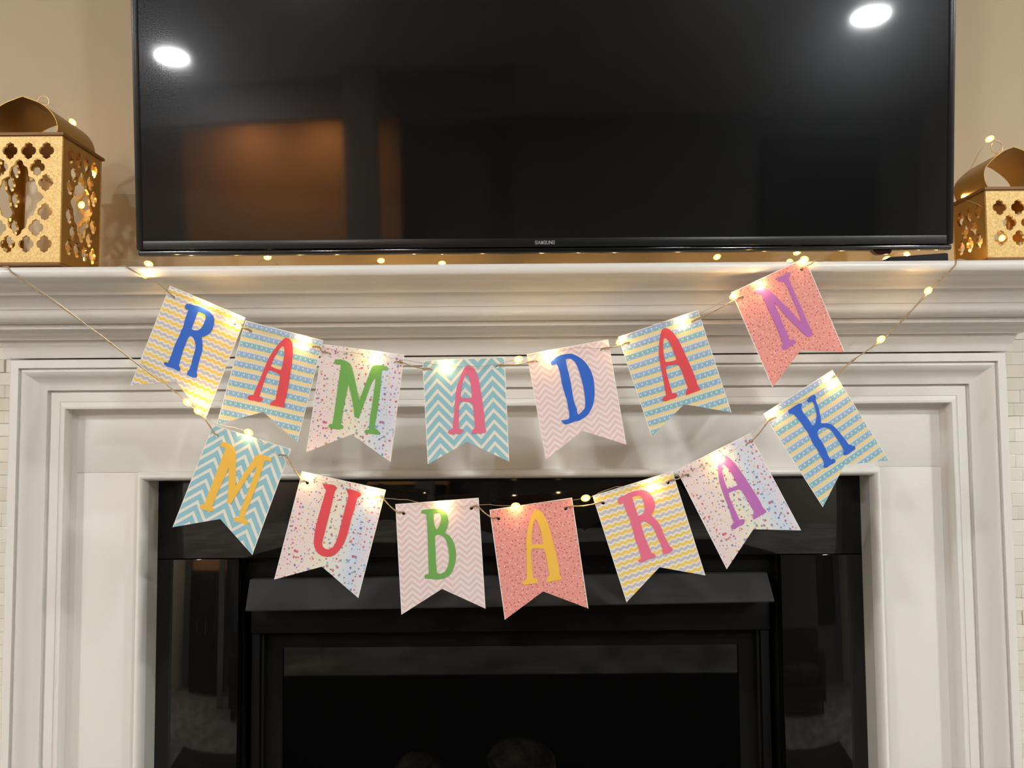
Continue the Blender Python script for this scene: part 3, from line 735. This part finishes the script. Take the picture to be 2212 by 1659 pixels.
# letter outlines: flag they were measured on, crop origin, crop scale, loops
GLYPH = {
 'R': (0, 280, 600, 5.53, [[(660,335),(680,312),(720,312),(770,328),(830,340),(900,370),(960,410),(1000,455),(1013,500),(1005,570),(985,630),(950,670),(905,695),(862,708),(865,750),(872,800),(868,870),(850,930),(830,990),(815,1060),(800,1130),(808,1165),(798,1195),(760,1193),(715,1175),(680,1155),(690,1125),(715,1095),(735,1040),(750,970),(775,890),(790,830),(785,780),(770,735),(740,695),(715,692),(690,735),(665,800),(640,860),(620,930),(600,1000),(588,1050),(608,1085),(600,1115),(575,1112),(520,1080),(480,1070),(440,1058),(410,1035),(408,1010),(435,1008),(455,1015),(475,980),(510,890),(540,800),(580,720),(608,660),(612,635),(640,590),(660,500),(685,430),(700,385),(675,378),(660,360)],
   [(820,405),(850,412),(895,435),(910,460),(905,500),(880,560),(850,605),(820,628),(770,628),(740,612),(750,580),(775,520),(800,450)]]),
 'A': (3, 900, 750, 6.282, [[(700,240),(740,252),(780,290),(815,360),(845,450),(865,560),(885,690),(900,790),(915,900),(925,1000),(925,1090),(945,1135),(940,1160),(880,1165),(800,1172),(745,1178),(745,1150),(765,1115),(795,1085),(785,1010),(780,920),(770,830),(762,775),(740,748),(650,735),(590,735),(578,775),(572,900),(572,1000),(572,1100),(600,1108),(630,1120),(625,1155),(590,1178),(520,1175),(455,1185),(420,1155),(440,1125),(490,1105),(492,1050),(510,900),(520,750),(530,640),(545,540),(575,450),(600,380),(640,300),(670,255)],
   [(680,360),(705,400),(730,470),(740,560),(748,640),(745,690),(670,690),(600,680),(600,620),(610,540),(630,460),(655,385)]]),
 'M': (2, 650, 730, 6.144, [[(445,300),(460,285),(530,283),(600,305),(655,340),(685,420),(710,520),(735,640),(760,760),(778,820),(800,760),(840,650),(880,550),(910,470),(935,400),(960,370),(1000,360),(1080,362),(1145,378),(1162,410),(1140,432),(1105,420),(1075,430),(1065,520),(1060,620),(1045,740),(1030,850),(1015,960),(1000,1060),(985,1130),(975,1190),(1020,1220),(1045,1255),(1040,1285),(990,1280),(910,1270),(860,1265),(838,1240),(860,1218),(905,1215),(910,1130),(915,1060),(935,940),(955,820),(970,700),(985,600),(985,520),(960,560),(920,640),(890,730),(860,810),(830,890),(800,970),(775,1050),(765,1070),(710,1045),(705,980),(690,880),(665,760),(645,670),(630,595),(615,700),(590,810),(565,930),(545,1060),(532,1150),(562,1165),(560,1200),(500,1215),(430,1205),(385,1200),(362,1165),(385,1140),(415,1145),(430,1070),(455,900),(475,760),(490,640),(510,500),(525,400),(530,350),(490,355),(450,340)]]),
 'D': (4, 1130, 720, 5.758, [[(345,355),(375,330),(420,290),(500,262),(600,250),(680,285),(740,325),(800,390),(845,470),(875,560),(888,660),(890,770),(880,850),(860,920),(810,1010),(760,1050),(700,1085),(640,1095),(590,1118),(520,1135),(470,1085),(560,1070),(578,1045),(575,990),(560,930),(550,850),(525,770),(500,690),(480,610),(465,520),(440,430),(415,375),(375,395),(350,390)],
   [(530,325),(560,312),(600,320),(640,350),(670,400),(700,480),(725,570),(750,660),(765,760),(775,850),(770,930),(740,965),(720,985),(690,1010),(672,990),(670,940),(640,870),(620,790),(605,690),(590,600),(570,510),(545,420)]]),
 'N': (6, 1570, 560, 5.923, [[(335,425),(375,390),(440,355),(510,375),(570,420),(640,480),(720,565),(800,640),(880,730),(960,815),(935,730),(900,640),(860,550),(815,440),(770,340),(735,295),(700,285),(655,285),(640,240),(680,230),(730,195),(780,165),(825,165),(810,205),(790,240),(800,270),(845,370),(885,470),(935,580),(985,690),(1030,800),(1070,880),(1098,950),(1085,985),(1045,1000),(1000,970),(930,900),(860,830),(790,760),(710,670),(650,590),(600,540),(625,600),(670,700),(720,830),(770,940),(805,1030),(865,1028),(892,1065),(840,1100),(780,1145),(725,1160),(697,1120),(720,1085),(690,1000),(640,870),(590,760),(540,660),(490,550),(440,440),(400,435),(360,440)]]),
 'U': (8, 590, 1010, 5.53, [[(592,205),(620,197),(690,200),(740,215),(765,245),(740,280),(725,330),(705,420),(680,520),(655,620),(630,720),(605,820),(585,900),(590,940),(620,970),(660,978),(710,955),(750,890),(780,800),(805,700),(830,600),(855,500),(880,410),(900,340),(890,300),(870,258),(920,258),(960,268),(1010,285),(1050,310),(1045,340),(1005,365),(990,420),(970,500),(945,570),(925,640),(905,730),(880,820),(845,910),(790,990),(740,1040),(690,1062),(640,1068),(580,1055),(530,1020),(495,960),(482,890),(495,790),(505,720),(530,620),(560,520),(590,410),(615,330),(632,270),(610,235)]]),
 'B': (9, 840, 1060, 5.927, [[(410,265),(430,245),(500,235),(600,232),(680,245),(725,270),(750,320),(762,380),(755,440),(735,500),(712,540),(770,570),(810,620),(840,690),(858,780),(858,880),(840,960),(815,1030),(770,1090),(710,1125),(620,1135),(530,1128),(460,1122),(455,1080),(480,1070),(510,1068),(510,1000),(505,880),(502,760),(500,640),(495,520),(490,400),(480,300),(440,292),(415,285)],
   [(575,300),(605,282),(645,282),(668,305),(670,350),(660,410),(640,460),(610,497),(590,460),(575,390)],
   [(590,580),(620,560),(670,570),(720,605),(745,670),(760,740),(772,820),(770,900),(752,980),(715,1040),(670,1062),(617,1058),(610,1000),(600,880),(598,760),(590,660)]]),
 'K': (13, 1640, 790, 5.183, [[(322,500),(345,485),(395,450),(440,425),(470,420),(482,440),(470,470),(490,520),(530,570),(560,610),(590,665),(610,670),(630,640),(645,580),(640,520),(625,460),(605,410),(585,400),(550,410),(535,390),(550,365),(585,330),(615,322),(638,345),(630,380),(650,430),(670,490),(685,560),(690,610),(695,645),(750,642),(810,655),(860,700),(900,745),(940,800),(975,840),(1000,880),(1030,890),(1075,905),(1078,935),(1040,960),(1000,990),(960,1005),(942,990),(950,950),(930,910),(895,850),(860,800),(830,750),(790,710),(750,690),(710,690),(670,712),(650,740),(660,790),(700,850),(730,900),(755,950),(770,1000),(800,1045),(830,1040),(858,1060),(850,1085),(800,1110),(760,1140),(730,1145),(718,1120),(732,1090),(710,1050),(680,990),(640,920),(590,850),(580,810),(540,740),(490,670),(440,600),(395,550),(370,535),(345,540),(330,525)]]),
}
GUV = {}
for ch, (fi, ox, oy, sc, loops) in GLYPH.items():
    Hi = np.linalg.inv(HS[fi]); GUV[ch] = []
    for k, l in enumerate(loops):
        q = [Vector((*hmap(Hi, ox + x / sc, oy + y / sc), 0)) for x, y in l]
        n = len(q); out = []                       # soften the outline a little
        for i in range(n):
            a, b_, c_ = q[i - 1], q[i], q[(i + 1) % n]
            ang = (b_ - a).angle(c_ - b_, 0)
            if ang < 1.0: out += [b_ * 0.85 + a * 0.15, b_ * 0.85 + c_ * 0.15] if min((b_ - a).length, (c_ - b_).length) > 0.02 else [b_]
            else: out.append(b_)
        GUV[ch].append([(p.x, p.y) for p in out])

YF = YE - 0.007
FY, HOLES = [], []
for i, fl_ in enumerate(FLAGS):
    ch, ink, pat, *cs, label = fl_
    H = HS[i]
    y0 = YF - (0.0 if i < 7 else 0.006) - (0.003 if i % 2 else 0.0)
    tilt = random.uniform(0.002, 0.010); yaw = random.uniform(-0.003, 0.003)
    def plane(u, v, off=0.0, H=H, y0=y0, tilt=tilt, yaw=yaw):
        px, py = hmap(H, u, v); return Vector(at(px, py, y0 + tilt * v + yaw * (u - .5) + off))
    FY.append(plane)
    e = empty('bunting_flag', plane(0.5, 0.0), label, 'flag', 'lettered paper flags of the two garlands')
    outer = [(0, 0), (1, 0), (1, 1), (0.5, 0.795), (0, 1)]
    hl = [[(hx + 0.021 * math.cos(a), 0.088 + 0.0165 * math.sin(a)) for a in [2 * math.pi * k / 14 for k in range(14)]] for hx in (0.095, 0.905)]
    V, F, uvs = sheet([outer] + hl, lambda u, v: plane(u, v, 0), lambda u, v: plane(u, v, 0.0006))
    mk('card', V, F, FM[pat], e, uvs=uvs)
    V, F, uvs = sheet(GUV[ch], lambda u, v: plane(u, v, -0.0006), lambda u, v: plane(u, v, -0.0001))
    o = mk('letter', V, F, IM[ink], e); o['label'] = ink + ' letter ' + ch
    HOLES.append((plane(0.095, 0.088), plane(0.905, 0.088)))


# ------------------------------------------------------------------ twine
def garland(name, head, idx, tail, label):
    P = [Vector(p) for p in head]
    for j, i in enumerate(idx):
        pl = FY[i]
        P += [pl(0.05, 0.072, -0.0016), pl(0.095, 0.078, -0.0002), pl(0.14, 0.094, 0.0026)]
        P += [pl(u, 0.088 + 0.03 * math.sin(math.pi * u), 0.0028) for u in (0.35, 0.65)]
        P += [pl(0.86, 0.094, 0.0026), pl(0.905, 0.078, -0.0002), pl(0.95, 0.072, -0.0016)]
        if j + 1 < len(idx):
            a, b_ = pl(0.98, 0.075, -0.0024), FY[idx[j + 1]](0.02, 0.075, -0.0024)
            P += [a, (a + b_) / 2 + Vector((0, 0, -0.0015)), b_]
    P += [Vector(p) for p in tail]
    Q = spline(P, 4)
    V, F = tubeg(Q, [0.00095 * (1 + 0.22 * math.sin(k * 2.1)) for k in range(len(Q))], 6, twist=0.5)
    o = mk(name, V, F, M_TWINE, smooth=60); meta(o, label, 'twine', 'jute garland twines')


def S_(px, dy=0.0, y=None, h=0.0015):
    """a point on the shelf top under the photograph's column px"""
    y = -0.14 if y is None else y
    return (at(px, 570, y)[0], y, ZS + h)


def nose(px, py): return at(px, py, YE - 0.002)


garland('twine', [S_(215, y=-0.06), S_(245, y=-0.14), (nose(262, 574)[0], YE + 0.006, ZS + 0.0013), at(280, 581, YE - 0.002), at(313, 598, YF), at(345, 615, YF - 0.002)], range(0, 7),
        [at(1752, 570, YF - 0.002), (nose(1768, 566)[0], YE + 0.004, ZS + 0.0014), S_(1790, y=-0.14), S_(1815, y=-0.06)], 'brown jute twine threading the upper row of letter flags')
garland('twine', [S_(-40, y=-0.08), S_(-12, y=-0.14), (nose(8, 575)[0], YE + 0.006, ZS + 0.0013), at(24, 587, YE - 0.002), at(80, 628, YF), at(190, 704, YF - 0.004), at(300, 789, YF - 0.006), at(385, 852, YF - 0.008), at(440, 903, YF - 0.008)], range(7, 14),
        [at(1812, 806, YF - 0.006), at(1840, 780, YF - 0.006), at(1913, 728, YF - 0.004), at(1989, 650, YF - 0.002), at(2030, 606, YF), at(2062, 575, YE - 0.002), (nose(2076, 563)[0], YE + 0.006, ZS + 0.0013), S_(2100, y=-0.14), S_(2110, y=-0.12)], 'brown jute twine threading the lower row of letter flags')

# ------------------------------------------------------------------ fairy lights
def drop(name, r, l, m, nu, nv):
    bm = bmesh.new(); bmesh.ops.create_uvsphere(bm, u_segments=nu, v_segments=nv, radius=1.0)
    for v in bm.verts: v.co = Vector((v.co.x * r, v.co.y * r, v.co.z * l))
    me = bpy.data.meshes.new(name); bm.to_mesh(me); bm.free(); me.materials.append(m)
    for p in me.polygons: p.use_smooth = True
    return me


M_DROP = bpy.data.materials.new('glowing_drop'); M_DROP.use_nodes = True
g = M_DROP.node_tree; g.nodes.remove(g.nodes['Principled BSDF'])
em = g.nodes.new('ShaderNodeEmission'); em.inputs[0].default_value = (1.0, 0.66, 0.22, 1); em.inputs[1].default_value = 1.3  # emission given to the drop paints the soft yellow halo round the chip
tp = g.nodes.new('ShaderNodeBsdfTransparent'); mx = g.nodes.new('ShaderNodeMixShader'); mx.inputs[0].default_value = 0.42
g.links.new(tp.outputs[0], mx.inputs[1]); g.links.new(em.outputs[0], mx.inputs[2]); g.links.new(mx.outputs[0], g.nodes['Material Output'].inputs[0])
DROPM = drop('bulb', 0.0048, 0.0066, M_DROP, 14, 10)
CHIPM = drop('chip', 0.0022, 0.0030, M_LED, 8, 6)


def fairy(pts, label):
    """pts: (x, y, z, is_bulb)"""
    P = [Vector(p[:3]) for p in pts]
    e = empty('fairy_light_string', P[0], label, 'string lights', 'warm fairy light strings')
    Q = spline(P, 5)
    for k, q in enumerate(Q):
        q += Vector((math.sin(k * 1.7), 0.0, math.cos(k * 2.3))) * 0.0005
    V, F = tubeg(Q, 0.00034, 5); mk('wire', V, F, M_WIRE, e, smooth=60)
    for i, p in enumerate(pts):
        if p[3]:
            d = (P[min(i + 1, len(P) - 1)] - P[max(i - 1, 0)]).normalized()
            o = link('bulb', DROPM, P[i], e); o.rotation_mode = 'QUATERNION'; o.rotation_quaternion = d.to_track_quat('Z', 'Y')
            c_ = bpy.data.objects.new('chip', CHIPM); COL.objects.link(c_); c_.parent = o


def A_(px, py, b=0, y=None): return (*at(px, py, YF - 0.0075 if y is None else y), b)
def L_(px, py, b=1): return (*at(px, py, YF - 0.0135), b)


fairy([(*S_(215, y=-0.03), 0), (*S_(250, y=-0.14, h=0.002), 0), (*at(285, 580, YE - 0.004), 0), A_(313, 594, 1, YE - 0.006), A_(372, 632), A_(440, 655, 1), A_(470, 676), A_(505, 692, 1), A_(575, 716), A_(652, 739, 1), A_(730, 758), A_(807, 767, 1), A_(880, 779), A_(963, 790, 1), A_(1040, 791),
       A_(1120, 776, 1), A_(1150, 766), A_(1187, 766, 1), A_(1240, 752), A_(1300, 752), A_(1340, 738, 1), A_(1395, 702), A_(1473, 692, 1), A_(1530, 668), A_(1585, 640, 1), A_(1645, 614, 1), A_(1700, 592), A_(1742, 574, 0), A_(1738, 560, 1, YE - 0.01), (*at(1706, 566, YE + 0.01), 1), (*at(1690, 560, -0.10), 0), (*S_(1650, y=-0.04), 0)],
      'warm fairy light wire wound along the upper letter garland')
fairy([(*S_(-30, y=-0.1), 0), (*at(18, 583, YE - 0.004), 0), A_(190, 703, 0, YF - 0.008), A_(320, 803, 0, YF - 0.010), L_(405, 869), L_(428, 888), L_(470, 915, 0), L_(537, 934), L_(600, 983, 0), L_(660, 1028), L_(740, 1045, 0), L_(805, 1073), L_(880, 1080, 0), L_(957, 1095), L_(1040, 1090, 0), L_(1114, 1093),
       L_(1180, 1084, 0), L_(1265, 1076), L_(1330, 1052, 0), L_(1410, 1050), L_(1480, 1020, 0), L_(1557, 993), L_(1615, 945, 0), L_(1670, 893), L_(1740, 862, 0), L_(1800, 825), L_(1840, 783, 0), A_(1903, 733, 1, YF - 0.009), A_(1960, 678, 0, YF - 0.006), A_(2005, 628, 1, YF - 0.004), A_(2040, 594, 0, YE - 0.004), (*S_(2080, y=-0.145, h=0.002), 0), (*S_(2095, y=-0.125), 0)],
      'warm fairy light wire wound along the lower letter garland')
yb = YL + 0.09
fairy([(*at(60, 222, YL + 0.06), 0), (*at(110, 226, yb), 0), (*at(157, 264, YL + 0.108), 1), (*at(196, 318, YL + 0.118), 0), (*at(201, 376, YL + 0.093), 1), (*at(186, 410, YL + 0.085), 0), (*at(176, 443, YL + 0.075), 1), (*at(160, 490, YL + 0.06), 0), (*at(184, 564, YL + 0.085), 1), (*at(240, 562, -0.02), 0),
       (*at(321, 570, -0.12), 1), (*S_(400, y=0.03, h=0.006), 1), (*S_(500, y=0.05, h=0.006), 1), (*at(578, 556, 0.0), 1), (*S_(640, y=0.04, h=0.006), 1), (*S_(720, y=0.06, h=0.006), 1), (*at(823, 563, 0.05), 1), (*S_(890, y=0.05, h=0.006), 1), (*at(955, 569, 0.04), 1),
       (*S_(1040, y=0.06, h=0.006), 1), (*at(1110, 552, 0.06), 0), (*S_(1170, y=0.05, h=0.006), 1), (*S_(1250, y=0.06, h=0.006), 1), (*S_(1330, y=0.05, h=0.006), 1), (*at(1400, 554, 0.06), 0), (*S_(1470, y=0.05, h=0.006), 1), (*at(1549, 555, 0.02), 1), (*at(1610, 550, 0.03), 0), (*S_(1660, y=0.05, h=0.006), 1),
       (*at(1722, 545, -0.02), 1), (*at(1790, 556, 0.0), 0), (*S_(1830, y=0.05, h=0.006), 1), (*at(1915, 560, -0.07), 1), (*at(1959, 550, -0.02), 1), (*S_(2000, y=0.04, h=0.006), 1), (*S_(2040, y=0.06, h=0.006), 1), (*at(2030, 556, 0.05), 0)],
      'warm fairy light wire trailing from the large lantern along the shelf behind the television edge')
cxR = pR[0] + wR / 2
fairy([(*at(2057, 556, 0.0), 0), (*at(2085, 560, YL + 0.075), 0), (*at(2108, 535, YL + 0.04), 1), (*at(2165, 514, YL + 0.05), 1), (*at(2150, 470, YL + 0.05), 0), (*at(2110, 440, YL - 0.006), 0), (*at(2083, 425, YL + 0.06), 1), (*at(2095, 372, YL + 0.07), 0), (*at(2115, 330, YL + 0.055), 0), (*at(2138, 300, YL + 0.044), 1), (*at(2160, 306, YL + 0.043), 0)],
      'warm fairy light wire wound round the small lantern at right')
